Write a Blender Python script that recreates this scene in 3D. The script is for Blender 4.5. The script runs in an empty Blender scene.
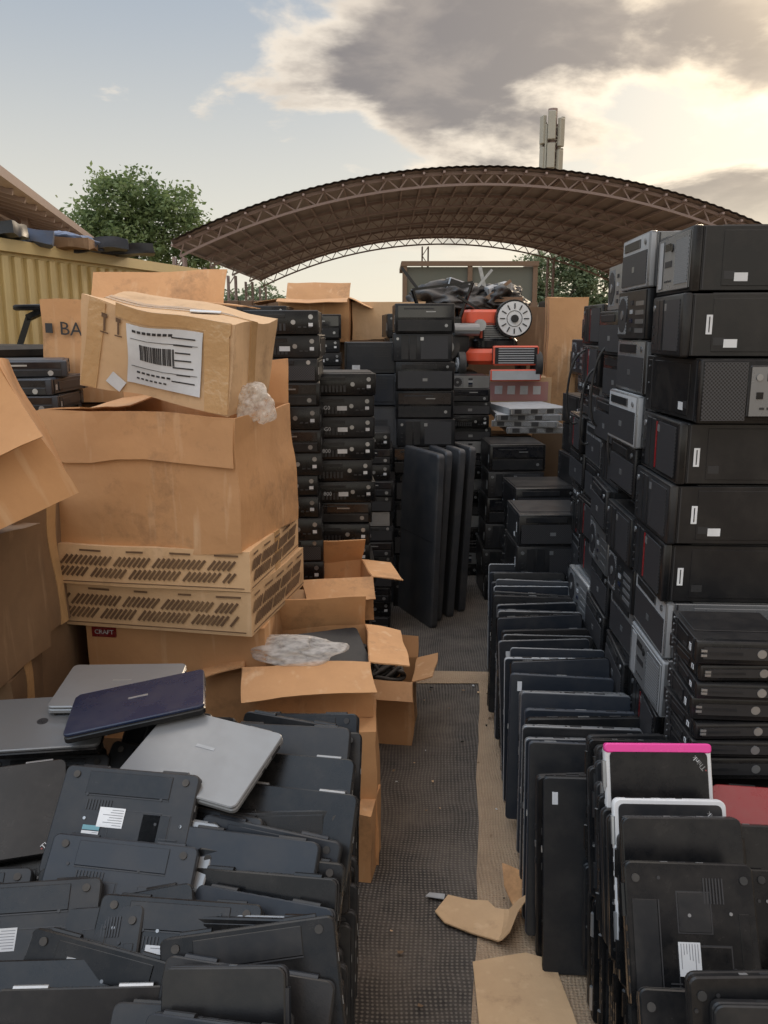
import bpy,bmesh,math,random
from mathutils import Vector,Matrix,Euler,noise
random.seed(11)
R=math.radians
sc=bpy.context.scene
COL=sc.collection

# ------------------------------------------------------------ materials
def nt(m):
    m.use_nodes=True
    return m.node_tree,m.node_tree.nodes,m.node_tree.links
def mat(name,col,rough=.5,metal=0,dust=.25,dustcol=(.17,.145,.12),scale=9,bump=.0,var=.35,top=.35,bscale=60,col2=None,spec=.5,stain=0):
    m=bpy.data.materials.new(name); t,n,l=nt(m)
    b=n['Principled BSDF']
    tc=n.new('ShaderNodeTexCoord'); oi=n.new('ShaderNodeObjectInfo')
    off=n.new('ShaderNodeVectorMath'); off.operation='ADD'
    sx=n.new('ShaderNodeMath'); sx.operation='MULTIPLY'; sx.inputs[1].default_value=37.
    l.new(oi.outputs['Random'],sx.inputs[0]); l.new(tc.outputs['Object'],off.inputs[0]); l.new(sx.outputs[0],off.inputs[1])
    no=n.new('ShaderNodeTexNoise'); no.inputs['Scale'].default_value=scale; no.inputs['Detail'].default_value=5; no.inputs['Roughness'].default_value=.68
    l.new(off.outputs[0],no.inputs['Vector'])
    rp=n.new('ShaderNodeMapRange'); rp.inputs[1].default_value=.42; rp.inputs[2].default_value=.75
    l.new(no.outputs[0],rp.inputs[0])
    ge=n.new('ShaderNodeNewGeometry'); sp=n.new('ShaderNodeSeparateXYZ'); l.new(ge.outputs['Normal'],sp.inputs[0])
    up=n.new('ShaderNodeMapRange'); up.inputs[1].default_value=.3; up.inputs[2].default_value=1.; up.inputs[4].default_value=top
    l.new(sp.outputs[2],up.inputs[0])
    f1=n.new('ShaderNodeMath'); f1.operation='MULTIPLY'; f1.inputs[1].default_value=dust; l.new(rp.outputs[0],f1.inputs[0])
    f2=n.new('ShaderNodeMath'); f2.operation='MULTIPLY'; l.new(up.outputs[0],f2.inputs[0]); l.new(no.outputs[0],f2.inputs[1])
    f3=n.new('ShaderNodeMath'); f3.operation='ADD'; f3.use_clamp=True; l.new(f1.outputs[0],f3.inputs[0]); l.new(f2.outputs[0],f3.inputs[1])
    vr=n.new('ShaderNodeMapRange'); vr.inputs[3].default_value=1-var; vr.inputs[4].default_value=1+var
    l.new(oi.outputs['Random'],vr.inputs[0])
    base=n.new('ShaderNodeMix'); base.data_type='RGBA'; base.inputs[6].default_value=(*col,1); base.inputs[7].default_value=(*(col2 or col),1)
    l.new(no.outputs[0],base.inputs[0])
    mul=n.new('ShaderNodeVectorMath'); mul.operation='SCALE'; l.new(base.outputs[2],mul.inputs[0]); l.new(vr.outputs[0],mul.inputs['Scale'])
    mx=n.new('ShaderNodeMix'); mx.data_type='RGBA'; mx.inputs[7].default_value=(*dustcol,1)
    l.new(f3.outputs[0],mx.inputs[0]); l.new(mul.outputs[0],mx.inputs[6]); last=mx.outputs[2]
    if stain:
        mp=n.new('ShaderNodeMapping'); mp.inputs['Scale'].default_value=(14,14,1.6); mp.inputs['Rotation'].default_value=(.2,.5,.1); l.new(off.outputs[0],mp.inputs[0])
        ns=n.new('ShaderNodeTexNoise'); ns.inputs['Scale'].default_value=1.6; ns.inputs['Detail'].default_value=4; l.new(mp.outputs[0],ns.inputs['Vector'])
        rs=n.new('ShaderNodeMapRange'); rs.inputs[1].default_value=.60; rs.inputs[2].default_value=.74; rs.inputs[4].default_value=stain; l.new(ns.outputs[0],rs.inputs[0])
        m3=n.new('ShaderNodeMix'); m3.data_type='RGBA'; m3.inputs[7].default_value=(.68,.47,.29,1); l.new(rs.outputs[0],m3.inputs[0]); l.new(last,m3.inputs[6])
        nb_=n.new('ShaderNodeTexNoise'); nb_.inputs['Scale'].default_value=3.1; nb_.inputs['Detail'].default_value=6; nb_.inputs['Roughness'].default_value=.75; l.new(off.outputs[0],nb_.inputs['Vector'])
        r4=n.new('ShaderNodeMapRange'); r4.inputs[1].default_value=.55; r4.inputs[2].default_value=.70; r4.inputs[4].default_value=stain*1.1; l.new(nb_.outputs[0],r4.inputs[0])
        m4=n.new('ShaderNodeMix'); m4.data_type='RGBA'; m4.inputs[7].default_value=(.20,.11,.055,1); l.new(r4.outputs[0],m4.inputs[0]); l.new(m3.outputs[2],m4.inputs[6]); last=m4.outputs[2]
    l.new(last,b.inputs['Base Color'])
    rr=n.new('ShaderNodeMapRange'); rr.inputs[3].default_value=max(0,rough-.1); rr.inputs[4].default_value=min(1,rough+.45)
    l.new(f3.outputs[0],rr.inputs[0]); l.new(rr.outputs[0],b.inputs['Roughness'])
    b.inputs['Metallic'].default_value=metal; b.inputs['Specular IOR Level'].default_value=spec
    if bump:
        bp=n.new('ShaderNodeBump'); bp.inputs['Strength'].default_value=bump; bp.inputs['Distance'].default_value=.01
        nb=n.new('ShaderNodeTexNoise'); nb.inputs['Scale'].default_value=bscale; nb.inputs['Detail'].default_value=3
        l.new(tc.outputs['Object'],nb.inputs['Vector']); l.new(nb.outputs[0],bp.inputs['Height']); l.new(bp.outputs[0],b.inputs['Normal'])
    return m
BLK=mat('black_plastic',(.006,.0065,.0075),.34,dust=.09,top=.03,spec=.30,scale=13)
BLK2=mat('black_painted_steel',(.009,.009,.010),.40,dust=.09,top=.10,bump=.03,bscale=300,spec=.35)
DGR=mat('dark_grey_plastic',(.015,.016,.018),.42,dust=.11,top=.05,spec=.30,scale=13)
NAVY=mat('slate_plastic',(.014,.018,.025),.42,dust=.10,top=.06,spec=.35)
SLT=mat('slate_lid',(.030,.036,.047),.42,dust=.14,top=.08,spec=.4)
BLUE=mat('dark_blue_lid',(.006,.012,.034),.35,dust=.12,top=.04,spec=.35)
SIL=mat('silver_plastic',(.20,.205,.21),.36,metal=.3,dust=.2,var=.2,top=.1)
LGR=mat('light_grey_plastic',(.36,.37,.38),.5,dust=.25,var=.2)
WHT=mat('white_plastic',(.62,.62,.62),.4,dust=.15,var=.1)
PINK=mat('pink_plastic',(.75,.05,.3),.35,dust=.08,var=.1,top=.05)
RED=mat('red_paint',(.22,.015,.018),.35,dust=.2,top=.1)
ORR=mat('orange_red_paint',(.6,.08,.035),.4,dust=.25)
STK=mat('paper_sticker',(.60,.61,.62),.6,dust=.25,var=.25,top=.05)
INK=mat('ink',(.02,.02,.022),.6,dust=0,var=0,top=0)
FNT=mat('faint_print',(.16,.16,.17),.6,dust=0,var=0,top=0)
CHK=mat('white_marker',(.5,.52,.54),.7,dust=0,var=0,top=0)
MET=mat('bare_metal',(.32,.33,.34),.38,metal=.7,dust=.25)
RUB=mat('rubber',(.02,.02,.02),.8,dust=.3)
GLS=mat('screen_glass',(.008,.009,.012),.15,dust=.15,top=.12)
TVM=mat('grey_casing',(.045,.047,.052),.55,dust=.2,top=.1,var=.2)
CB=mat('cardboard',(.60,.33,.15),.85,dust=.16,dustcol=(.36,.20,.10),scale=5,bump=.3,bscale=16,var=.12,col2=(.48,.25,.11),top=.05,stain=.55)
CB2=mat('cardboard_pale',(.58,.38,.21),.85,dust=.25,dustcol=(.32,.2,.11),scale=6,bump=.3,bscale=16,var=.12,top=.05,stain=.5)
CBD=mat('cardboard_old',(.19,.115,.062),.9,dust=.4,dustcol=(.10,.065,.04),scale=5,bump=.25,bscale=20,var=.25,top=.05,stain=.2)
TAPE=mat('packing_tape',(.50,.31,.15),.22,dust=.1,var=.05,top=0,bump=.3,bscale=40)
PRN=mat('brown_print',(.11,.06,.03),.8,dust=.3,var=0,top=0,dustcol=(.4,.25,.12))
STEEL=mat('canopy_steel',(.26,.19,.17),.6,dust=.3,dustcol=(.3,.22,.19),var=0)
ROOF=mat('canopy_sheet',(.23,.185,.165),.6,dust=.3,dustcol=(.28,.22,.19),scale=1,var=0,top=0)
YEL=mat('yellow_painted_steel',(.62,.50,.25),.55,dust=.3,dustcol=(.40,.31,.2),scale=2,var=0)
BEI=mat('antenna_beige',(.33,.31,.25),.6,dust=.1,var=0)
OLV=mat('olive_panel',(.11,.115,.09),.7,dust=.3,scale=2,var=0)
WOOD=mat('rough_wood',(.2,.12,.07),.8,dust=.3,var=.2,scale=8)
TARP=mat('black_tarp',(.02,.02,.022),.5,dust=.3,bump=.3,bscale=8)
BTARP=mat('blue_tarp',(.10,.15,.26),.6,dust=.4,bump=.3,bscale=8)
BARK=mat('bark',(.12,.09,.06),.9,dust=.2,bump=.5,bscale=12)
LICS=mat('license_sticker',(.10,.26,.30),.5,dust=.1)

def grille_mat(name,col,k=620):
    m=bpy.data.materials.new(name); t,n,l=nt(m); b=n['Principled BSDF']
    tc=n.new('ShaderNodeTexCoord'); sp=n.new('ShaderNodeSeparateXYZ'); l.new(tc.outputs['Object'],sp.inputs[0])
    outs=[]
    for i in (0,2):
        a=n.new('ShaderNodeMath'); a.operation='MULTIPLY'; a.inputs[1].default_value=k; l.new(sp.outputs[i],a.inputs[0])
        s=n.new('ShaderNodeMath'); s.operation='SINE'; l.new(a.outputs[0],s.inputs[0]); outs.append(s)
    p=n.new('ShaderNodeMath'); p.operation='MULTIPLY'; l.new(outs[0].outputs[0],p.inputs[0]); l.new(outs[1].outputs[0],p.inputs[1])
    g=n.new('ShaderNodeMath'); g.operation='GREATER_THAN'; g.inputs[1].default_value=.05; l.new(p.outputs[0],g.inputs[0])
    mx=n.new('ShaderNodeMix'); mx.data_type='RGBA'; mx.inputs[6].default_value=(*col,1); mx.inputs[7].default_value=(.003,.003,.003,1)
    l.new(g.outputs[0],mx.inputs[0]); l.new(mx.outputs[2],b.inputs['Base Color']); b.inputs['Roughness'].default_value=.5
    return m
GRB=grille_mat('black_grille',(.05,.05,.055)); GRS=grille_mat('silver_grille',(.28,.29,.30))

def plastic_film():
    m=bpy.data.materials.new('clear_plastic_film'); t,n,l=nt(m); b=n['Principled BSDF']
    b.inputs['Base Color'].default_value=(.80,.79,.77,1); b.inputs['Roughness'].default_value=.4
    tr=n.new('ShaderNodeBsdfTransparent'); mx=n.new('ShaderNodeMixShader'); no=n.new('ShaderNodeTexNoise'); no.inputs['Scale'].default_value=9
    rp=n.new('ShaderNodeMapRange'); rp.inputs[1].default_value=.35; rp.inputs[2].default_value=.65; rp.inputs[3].default_value=.25; rp.inputs[4].default_value=.7
    tl=n.new('ShaderNodeBsdfTranslucent'); tl.inputs[0].default_value=(.8,.79,.77,1); m2=n.new('ShaderNodeMixShader'); m2.inputs[0].default_value=.4
    l.new(b.outputs[0],m2.inputs[1]); l.new(tl.outputs[0],m2.inputs[2])
    l.new(no.outputs[0],rp.inputs[0]); l.new(rp.outputs[0],mx.inputs[0]); l.new(tr.outputs[0],mx.inputs[1]); l.new(m2.outputs[0],mx.inputs[2])
    l.new(mx.outputs[0],n['Material Output'].inputs[0]); return m
FILM=plastic_film()

def mat_floor(name,c1,c2,sand,k,amt):
    m=bpy.data.materials.new(name); t,n,l=nt(m); b=n['Principled BSDF']
    tc=n.new('ShaderNodeTexCoord')
    mp=n.new('ShaderNodeMapping'); mp.inputs['Rotation'].default_value=(0,0,R(3)); l.new(tc.outputs['Object'],mp.inputs[0])
    wn=n.new('ShaderNodeTexNoise'); wn.inputs['Scale'].default_value=3; l.new(mp.outputs[0],wn.inputs['Vector'])
    ws=n.new('ShaderNodeVectorMath'); ws.operation='SCALE'; ws.inputs['Scale'].default_value=.05; l.new(wn.outputs['Color'],ws.inputs[0])
    wa=n.new('ShaderNodeVectorMath'); wa.operation='ADD'; l.new(mp.outputs[0],wa.inputs[0]); l.new(ws.outputs[0],wa.inputs[1])
    sp=n.new('ShaderNodeSeparateXYZ'); l.new(wa.outputs[0],sp.inputs[0])
    ad=[]
    for op in ('ADD','SUBTRACT'):
        a=n.new('ShaderNodeMath'); a.operation=op; l.new(sp.outputs[0],a.inputs[0]); l.new(sp.outputs[1],a.inputs[1])
        q=n.new('ShaderNodeMath'); q.operation='MULTIPLY'; q.inputs[1].default_value=k; l.new(a.outputs[0],q.inputs[0])
        s=n.new('ShaderNodeMath'); s.operation='SINE'; l.new(q.outputs[0],s.inputs[0]); ad.append(s)
    p=n.new('ShaderNodeMath'); p.operation='MULTIPLY'; l.new(ad[0].outputs[0],p.inputs[0]); l.new(ad[1].outputs[0],p.inputs[1])
    r0=n.new('ShaderNodeMapRange'); r0.inputs[1].default_value=.1; r0.inputs[2].default_value=.6; l.new(p.outputs[0],r0.inputs[0])
    mx=n.new('ShaderNodeMix'); mx.data_type='RGBA'; mx.inputs[6].default_value=(*c1,1); mx.inputs[7].default_value=(*c2,1); l.new(r0.outputs[0],mx.inputs[0])
    no=n.new('ShaderNodeTexNoise'); no.inputs['Scale'].default_value=2.2; no.inputs['Detail'].default_value=8; no.inputs['Roughness'].default_value=.72; l.new(tc.outputs['Object'],no.inputs['Vector'])
    r1=n.new('ShaderNodeMapRange'); r1.inputs[1].default_value=.40; r1.inputs[2].default_value=.66; r1.inputs[4].default_value=amt; l.new(no.outputs[0],r1.inputs[0])
    m2=n.new('ShaderNodeMix'); m2.data_type='RGBA'; m2.inputs[7].default_value=(*sand,1); l.new(r1.outputs[0],m2.inputs[0]); l.new(mx.outputs[2],m2.inputs[6])
    l.new(m2.outputs[2],b.inputs['Base Color']); b.inputs['Roughness'].default_value=.9; b.inputs['Specular IOR Level'].default_value=.2
    bp=n.new('ShaderNodeBump'); bp.inputs['Strength'].default_value=.5; bp.inputs['Distance'].default_value=.004; l.new(p.outputs[0],bp.inputs['Height'])
    bp2=n.new('ShaderNodeBump'); bp2.inputs['Strength'].default_value=.7; bp2.inputs['Distance'].default_value=.05; l.new(no.outputs[0],bp2.inputs['Height']); l.new(bp.outputs[0],bp2.inputs['Normal'])
    l.new(bp2.outputs[0],b.inputs['Normal']); return m
MATF=mat_floor('woven_mat',(.05,.044,.040),(.16,.14,.12),(.20,.165,.135),230,.6)
STRIP=mat_floor('woven_sand_strip',(.38,.27,.175),(.46,.34,.225),(.26,.18,.12),300,.7)
SAND=mat_floor('sandy_ground',(.28,.20,.13),(.30,.22,.15),(.22,.16,.1),40,.8)

# ------------------------------------------------------------ mesh builder
class MB:
    def __init__(s): s.bm=bmesh.new(); s.mats=[]; s.M=Matrix.Identity(4)
    def mi(s,m):
        if m not in s.mats: s.mats.append(m)
        return s.mats.index(m)
    def box(s,c,d,m,bev=0,rot=None,seg=1,cuts=0):
        M=s.M@Matrix.Translation(c)
        if rot: M=M@Euler(rot).to_matrix().to_4x4()
        M=M@Matrix.Diagonal((d[0],d[1],d[2],1))
        r=bmesh.ops.create_cube(s.bm,size=1,matrix=M); vs=r['verts']
        i=s.mi(m)
        for f in {f for v in vs for f in v.link_faces}: f.material_index=i
        es=list({e for v in vs for e in v.link_edges})
        if cuts: bmesh.ops.subdivide_edges(s.bm,edges=es,cuts=cuts,use_grid_fill=True)
        elif bev: bmesh.ops.bevel(s.bm,geom=es,offset=bev,segments=seg,affect='EDGES',profile=.5)
    def cyl(s,c,r,h,m,axis='Z',seg=20,r2=None):
        M=s.M@Matrix.Translation(c)
        if axis=='Y': M=M@Matrix.Rotation(R(90),4,'X')
        if axis=='X': M=M@Matrix.Rotation(R(90),4,'Y')
        q=bmesh.ops.create_cone(s.bm,cap_ends=True,segments=seg,radius1=r,radius2=r if r2 is None else r2,depth=h,matrix=M)
        i=s.mi(m)
        for f in {f for v in q['verts'] for f in v.link_faces}: f.material_index=i
    def beam(s,a,b,t,m,t2=None):
        a=Vector(a);b=Vector(b);d=b-a
        q=d.to_track_quat('Z','Y').to_matrix().to_4x4()
        M=s.M@Matrix.Translation((a+b)/2)@q@Matrix.Diagonal((t,t2 or t,d.length,1))
        r=bmesh.ops.create_cube(s.bm,size=1,matrix=M); i=s.mi(m)
        for f in {f for v in r['verts'] for f in v.link_faces}: f.material_index=i
    def slab(s,w,d,z0,z1,rad,ch,m,cx=0,cy=0,seg=4):
        i=s.mi(m)
        def ring(ins,z):
            out=[]
            rr=max(rad-ins,.0005)
            for k,(sx,sy) in enumerate(((1,1),(-1,1),(-1,-1),(1,-1))):
                for j in range(seg+1):
                    a=R(90*k+90*j/seg)
                    out.append(s.bm.verts.new(s.M@Vector((cx+sx*(w/2-ins-rr)+rr*math.cos(a),cy+sy*(d/2-ins-rr)+rr*math.sin(a),z))))
            return out
        rs=[ring(ch,z0),ring(0,z0+ch),ring(0,z1-ch),ring(ch,z1)]
        n=len(rs[0])
        for a,b in zip(rs,rs[1:]):
            for k in range(n):
                f=s.bm.faces.new((a[k],a[(k+1)%n],b[(k+1)%n],b[k])); f.material_index=i
        f=s.bm.faces.new(list(reversed(rs[0]))); f.material_index=i
        f=s.bm.faces.new(rs[3]); f.material_index=i
    def text(s,txt,size,M,m,ext=.0006):
        cu=bpy.data.curves.new('t','FONT'); cu.body=txt; cu.size=size; cu.extrude=ext; cu.resolution_u=2
        cu.align_x='CENTER'; cu.align_y='CENTER'
        o=bpy.data.objects.new('t',cu); COL.objects.link(o)
        dg=bpy.context.evaluated_depsgraph_get(); me=bpy.data.meshes.new_from_object(o.evaluated_get(dg))
        me.transform(s.M@M); n0=len(s.bm.faces)
        s.bm.from_mesh(me); s.bm.faces.ensure_lookup_table(); i=s.mi(m)
        for k in range(n0,len(s.bm.faces)): s.bm.faces[k].material_index=i
        bpy.data.objects.remove(o); bpy.data.meshes.remove(me)
    def mesh(s,name,smooth=35,warp=0,freq=3,seed=0):
        if warp:
            o=Vector((seed*7.3,seed*3.1,seed))
            for v in s.bm.verts: v.co+=noise.noise_vector(v.co*freq+o)*warp+noise.noise_vector(v.co*freq*2.4+o)*warp*.35
        me=bpy.data.meshes.new(name); s.bm.to_mesh(me); s.bm.free()
        for m in s.mats: me.materials.append(m)
        for p in me.polygons: p.use_smooth=True
        me.set_sharp_from_angle(angle=R(smooth))
        return me
def put(name,me,loc,rot=(0,0,0),M=None):
    o=bpy.data.objects.new(name,me); COL.objects.link(o)
    if M is not None: o.matrix_world=Matrix.Translation(loc)@M
    else: o.location=loc; o.rotation_euler=rot
    return o
FY=Matrix.Rotation(R(90),4,'X')

# ------------------------------------------------------------ laptops
def label(mb,cx,cy,w,h,z,sgn,rows=7):
    mb.box((cx,cy,z),(w,h,.0006),STK)
    for k in range(rows):
        ww=w*random.uniform(.25,.8)
        mb.box((cx-(w*.9-ww)/2,cy+h*(.38-.76*k/max(rows-1,1)),z+sgn*.0004),(ww,h*.028,.0004),FNT)
def laptop(W=.335,D=.235,T=.028,lid=BLK,base=BLK,kind=0,under=0,rim=None,endcap=None):
    mb=MB()
    mb.slab(W,D,-T/2,T*.1,.014,.003,base)
    mb.slab(W-.006,D-.006,T*.08,T*.2,.012,.0005,INK)
    if rim:
        mb.slab(W,D,T*.16,T*.42,.016,.0025,rim); mb.slab(W-.02,D-.02,T*.40,T*.5,.012,.001,lid,cx=-.006 if endcap else 0)
    else: mb.slab(W,D,T*.16,T/2,.016,.0025,lid)
    if endcap: mb.slab(.022,D+.003,-T*.1,T*.52,.008,.003,endcap,cx=W/2-.008)
    mb.cyl((-W*.3,D/2-.002,T*.12),T*.3,.06,base,'X',10); mb.cyl((W*.3,D/2-.002,T*.12),T*.3,.06,base,'X',10)
    zt=T/2+.0004
    if kind==0: mb.cyl((0,0,zt),.014,.0008,MET,seg=18); mb.text('np',.02,Matrix.Translation((0,.001,zt+.0006)),INK,.0003)
    elif kind==1: mb.text('Think',.017,Matrix.Translation((W*.38,-D*.38,zt))@Matrix.Rotation(R(40),4,'Z'),MET,.0004); mb.cyl((W*.33,-D*.44,zt),.002,.001,RED,seg=8)
    elif kind==2: mb.box((0,.02,zt),(.05,.009,.0008),MET)
    else: mb.text('LATTE',.016,Matrix.Translation((0,0,zt)),MET,.0004)
    if under==2: mb.box((-W*.38,-D*.3,zt),(.03,.018,.0006),STK)
    for k in range(3):
        for sx in (-1,1):
            mb.box((sx*(W/2),-D*.1+k*.035,-T*.17),(.0015,.014,.006),MET if (k+under)%2 else INK)
    mb.box((W/2,D*.3,-T*.2),(.0015,.04,.009),INK)
    for k in range(5): mb.box((-W*.2+k*.03,D/2,-T*.2),(.018,.0015,.006),INK)
    z=-T/2-.0006
    pm=base; sd=under*.03
    pb=DGR if base is BLK and under%2 else (BLK if base is DGR else base)
    mb.box((0,D*.5-.035,z),(W*.62,.05,.003),pb,bev=.0012); mb.box((0,D*.5-.062,z),(W*.62,.0025,.0016),INK)
    mb.box((W*.18-sd,-.02,z),(W*.36,D*.4,.0025),pm,bev=.001); mb.box((W*.18-sd,-.02,z+.0004),(W*.375,D*.42,.0010),INK)
    mb.box((-W*.25,-.005,z),(W*.2,D*.25,.0025),pb,bev=.001); mb.box((-W*.25,-.005,z+.0004),(W*.212,D*.27,.0010),INK)
    mb.box((0,-D*.40,z),(W*.5,.02,.0022),pm,bev=.001)
    for k in range(7): mb.box((-W*.36,-D*.13+k*.006-.03,z-.0008),(W*.13,.0028,.001),INK)
    for k in range(9): mb.box((W*.10+k*.007,D*.2-.012,z-.0009),(.003,.022,.001),INK)
    for sx in (-1,1):
        for sy in (-1,1):
            mb.cyl((sx*(W/2-.03),sy*(D/2-.02),z-.0012),.008,.003,RUB,seg=12)
    for k in range(11):
        mb.cyl((random.uniform(-.44,.44)*W,random.choice((-.46,-.3,.02,.24))*D,z-.0008),.0035,.002,INK if k%3 else MET,seg=8)
    if under in (1,3): label(mb,-W*.02+(.03 if under==3 else 0),.01,.06,.042,z-.0018,-1)
    if under in (2,3): label(mb,W*.2,-D*.14,.04,.024,z-.0018,-1,5); mb.box((W*.2,-D*.06,z-.0017),(.04,.010,.0006),LICS)
    return mb.mesh('laptop')
LAPS=[laptop(lid=BLK,base=BLK,kind=1,under=1,W=.325),laptop(lid=DGR,base=BLK,kind=0,under=0,W=.32,D=.22),laptop(lid=NAVY,base=DGR,kind=0,under=2,W=.31,D=.22),
      laptop(lid=BLK,base=DGR,kind=1,under=3,T=.031,W=.32),laptop(lid=DGR,base=DGR,kind=3,under=0,W=.30,D=.215),laptop(lid=BLK,base=BLK,kind=1,under=0,D=.215,T=.026,W=.305),
      laptop(lid=BLK2,base=NAVY,kind=2,under=0,T=.03,W=.315,D=.225),laptop(lid=BLK,base=BLK,kind=0,under=3,W=.33,T=.029),laptop(lid=DGR,base=DGR,kind=2,under=0,W=.285,D=.205,T=.03)]
LSIL=laptop(lid=SIL,base=SIL,kind=2,under=1,T=.022,W=.32); LBLU=laptop(lid=BLUE,base=BLK,kind=2,under=0,W=.34,T=.026)
LSB=laptop(lid=SIL,base=BLK,kind=0,under=2,W=.32); LPNK=laptop(lid=BLK,base=WHT,kind=1,under=0,rim=WHT,W=.34,D=.25,T=.032,endcap=PINK)
LWHT=laptop(lid=DGR,base=WHT,kind=1,under=0,rim=WHT,W=.34,D=.25); LRED=laptop(lid=RED,base=BLK,kind=0,W=.36,D=.25)
LBIG=laptop(lid=BLK,base=BLK,kind=0,under=1,W=.36,D=.25,T=.031)
def lap(me,loc,yaw=0,tilt=0,under=False,portrait=False,roll=0,name='laptop',pr=None):
    M=Matrix.Rotation(R(yaw),4,'Z')@Matrix.Rotation(R(roll),4,'Y')@Matrix.Rotation(R(tilt),4,'X')
    if under: M=M@Matrix.Rotation(R(180),4,'Y')
    if portrait: M=M@Matrix.Rotation(R(pr if pr is not None else (90 if random.random()<.5 else -90)),4,'Z')
    return put(name,me,loc,M=M)
rnd=random.uniform
def pick(p=.1):
    r=random.random()
    if r<p*.5: return LSB
    if r<p: return LSIL
    return random.choice(LAPS)
for cx,x0 in ((0,-.235),(1,-.56),(2,-.89),(3,-1.22)):
    for layer in range(3):
        y=1.02 if layer else 1.10
        while y<2.16:
            fy=(y-1.1)/1.1
            zt=(.535+.13*fy+(.02,.0,-.03,-.02)[cx])-(2-layer)*.21
            if layer==2:
                tl=(60,46,50,50)[cx]+rnd(-9,9); yw=(-10,-5,10,4)[cx]+rnd(-12,12)
                lap(pick(.07),(x0+rnd(-.04,.03),y,zt+rnd(-.02,.03)),yw,tl,random.random()<.6,random.random()<.12,rnd(-9,9))
                y+=rnd(.045,.075) if cx==0 else rnd(.06,.10)
            else:
                lap(random.choice(LAPS),(x0+rnd(-.015,.015),y,max(zt,.11)),rnd(-2,2),70+rnd(-3,3),random.random()<.5)
                y+=.045 if cx==0 else .08
lap(LSIL,(-.43,1.84,.815),-22,18,False,roll=3)
lap(LBLU,(-.63,2.03,.86),12,0,False,roll=-8)
lap(LSIL,(-.72,2.17,.845),2,5,False); lap(LAPS[5],(-.72,2.17,.815),4,5,False)
lap(LSB,(-.88,2.03,.80),8,8,False)
lap(LAPS[3],(-.58,1.70,.725),-9,48,True)
lap(LAPS[1],(-.25,1.95,.72),-6,50,False)
lap(LAPS[0],(-.24,1.82,.70),-10,50,False)
lap(LAPS[8],(-.42,1.68,.66),-18,46,True)
lap(LAPS[5],(-.22,1.72,.68),-12,52,False)
lap(LAPS[2],(-.30,1.58,.65),-12,48,False)
lap(LSIL,(-.53,1.63,.660),-14,40,False)
lap(LAPS[6],(-.56,1.56,.645),-4,46,True,roll=4)
lap(LAPS[7],(-.41,1.42,.60),-6,44,True)
lap(LAPS[5],(-.88,1.74,.725),16,42,False)
lap(LAPS[3],(-.73,1.46,.61),6,42,True)
lap(LAPS[0],(-.66,1.30,.56),2,42,False)
lap(LAPS[1],(-.32,1.20,.56),-4,44,False)

# ------------------------------------------------------------ monitor panels file on the right
def panel(W,H,T,edge,back=DGR):
    mb=MB()
    mb.slab(W,H,-T/2,T/2,.012,.003,edge)
    mb.slab(W*.96,H*.97,T/2-.0005,T/2+.001,.01,.0004,BLK)
    mb.slab(W*.9,H*.92,T/2,T/2+.0016,.004,.0004,GLS)
    mb.slab(W*.6,H*.5,-T/2-.012,-T/2+.001,.03,.005,back)
    for k in range(8): mb.box((0,H*.3+k*.008,-T/2-.001),(W*.5,.003,.002),INK)
    mb.box((0,-H*.05,-T/2-.013),(.09,.09,.002),MET)
    return mb.mesh('monitor')
PANS=[panel(.37,.57,.028,SIL),panel(.37,.56,.026,NAVY,NAVY)]
def lid_panel(col,edge,H=.57,st=0):
    mb=MB(); mb.slab(.37,H,-.011,.008,.014,.002,edge); mb.slab(.366,H-.004,.006,.012,.014,.002,col)
    if st: mb.box((-.15,.22,.0123),(.016,.035,.001),STK); mb.box((.02,.2,.0123),(.05,.006,.001),MET)
    mb.box((-.1,-H/2+.01,.0),(.05,.012,.02),INK)
    for k in range(3): mb.box((-.12+.10*k+st*.02,H/2-.001,.0),(.035,.006,.010),MET if k==st else INK)
    for k in range(4): mb.cyl((-.15+.1*k,H/2-.0005,0),.004,.003,INK,'Y',8)
    for k in range(3): mb.box((-.186,.12-k*.05,-.002),(.003,.018,.007),MET if k==1 else INK)
    return mb.mesh('monitor')
LP=[lid_panel(SLT,SIL),lid_panel(DGR,BLK,.56,1),lid_panel(NAVY,LGR,.57,1),lid_panel(DGR,SLT),lid_panel(BLK2,DGR,.55,2),lid_panel(SLT,BLK,.58),lid_panel(NAVY,SIL,.56,2),lid_panel(NAVY,SLT,.53,1),lid_panel(DGR,SIL,.565)]
y=2.14
while y<4.35:
    xl=.435+.045*(y-2.1)+.035*max(0,y-3.4)**1.5+rnd(-.022,.016)
    lean=90-rnd(6,16)
    me=random.choice(LP+PANS[:1]) if y>2.2 else LP[1]
    put('computer_monitor',me,(xl+.185,y,.295+rnd(-.02,.025)),M=Matrix.Rotation(R(rnd(-8,4)),4,'Z')@Matrix.Rotation(R(lean),4,'X')@Matrix.Rotation(R(rnd(-2,2)),4,'Z'))
    y+=rnd(.05,.125)
y=1.16
while y<2.12:
    lap(random.choice(LAPS),(.655+.02*(y-1.3)+rnd(-.012,.012),y+.03,.19),rnd(-2,1),80,random.random()<.5,True)
    if not(1.22<y<1.56 or 1.62<y<1.84): lap(random.choice(LAPS),(.645+.03*(y-1.3)+rnd(-.016,.016),y,.575+rnd(-.02,.02)),rnd(-4,2),72+rnd(-4,3),random.random()<.5,True,rnd(-2,2))
    y+=.043
for yy in (1.45,1.50,1.60,1.68,1.72,1.76,1.86,1.9): lap(random.choice(LAPS),(.63+rnd(-.012,.012),yy+.04,.555),rnd(-3,2),72,True,True)
lap(LPNK,(.650,1.81,.672),-1,68,False,True,pr=90)
lap(LWHT,(.640,1.68,.605),-2,68,False,True)
lap(LBIG,(.625,1.555,.625),-1,66,False,True)
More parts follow.
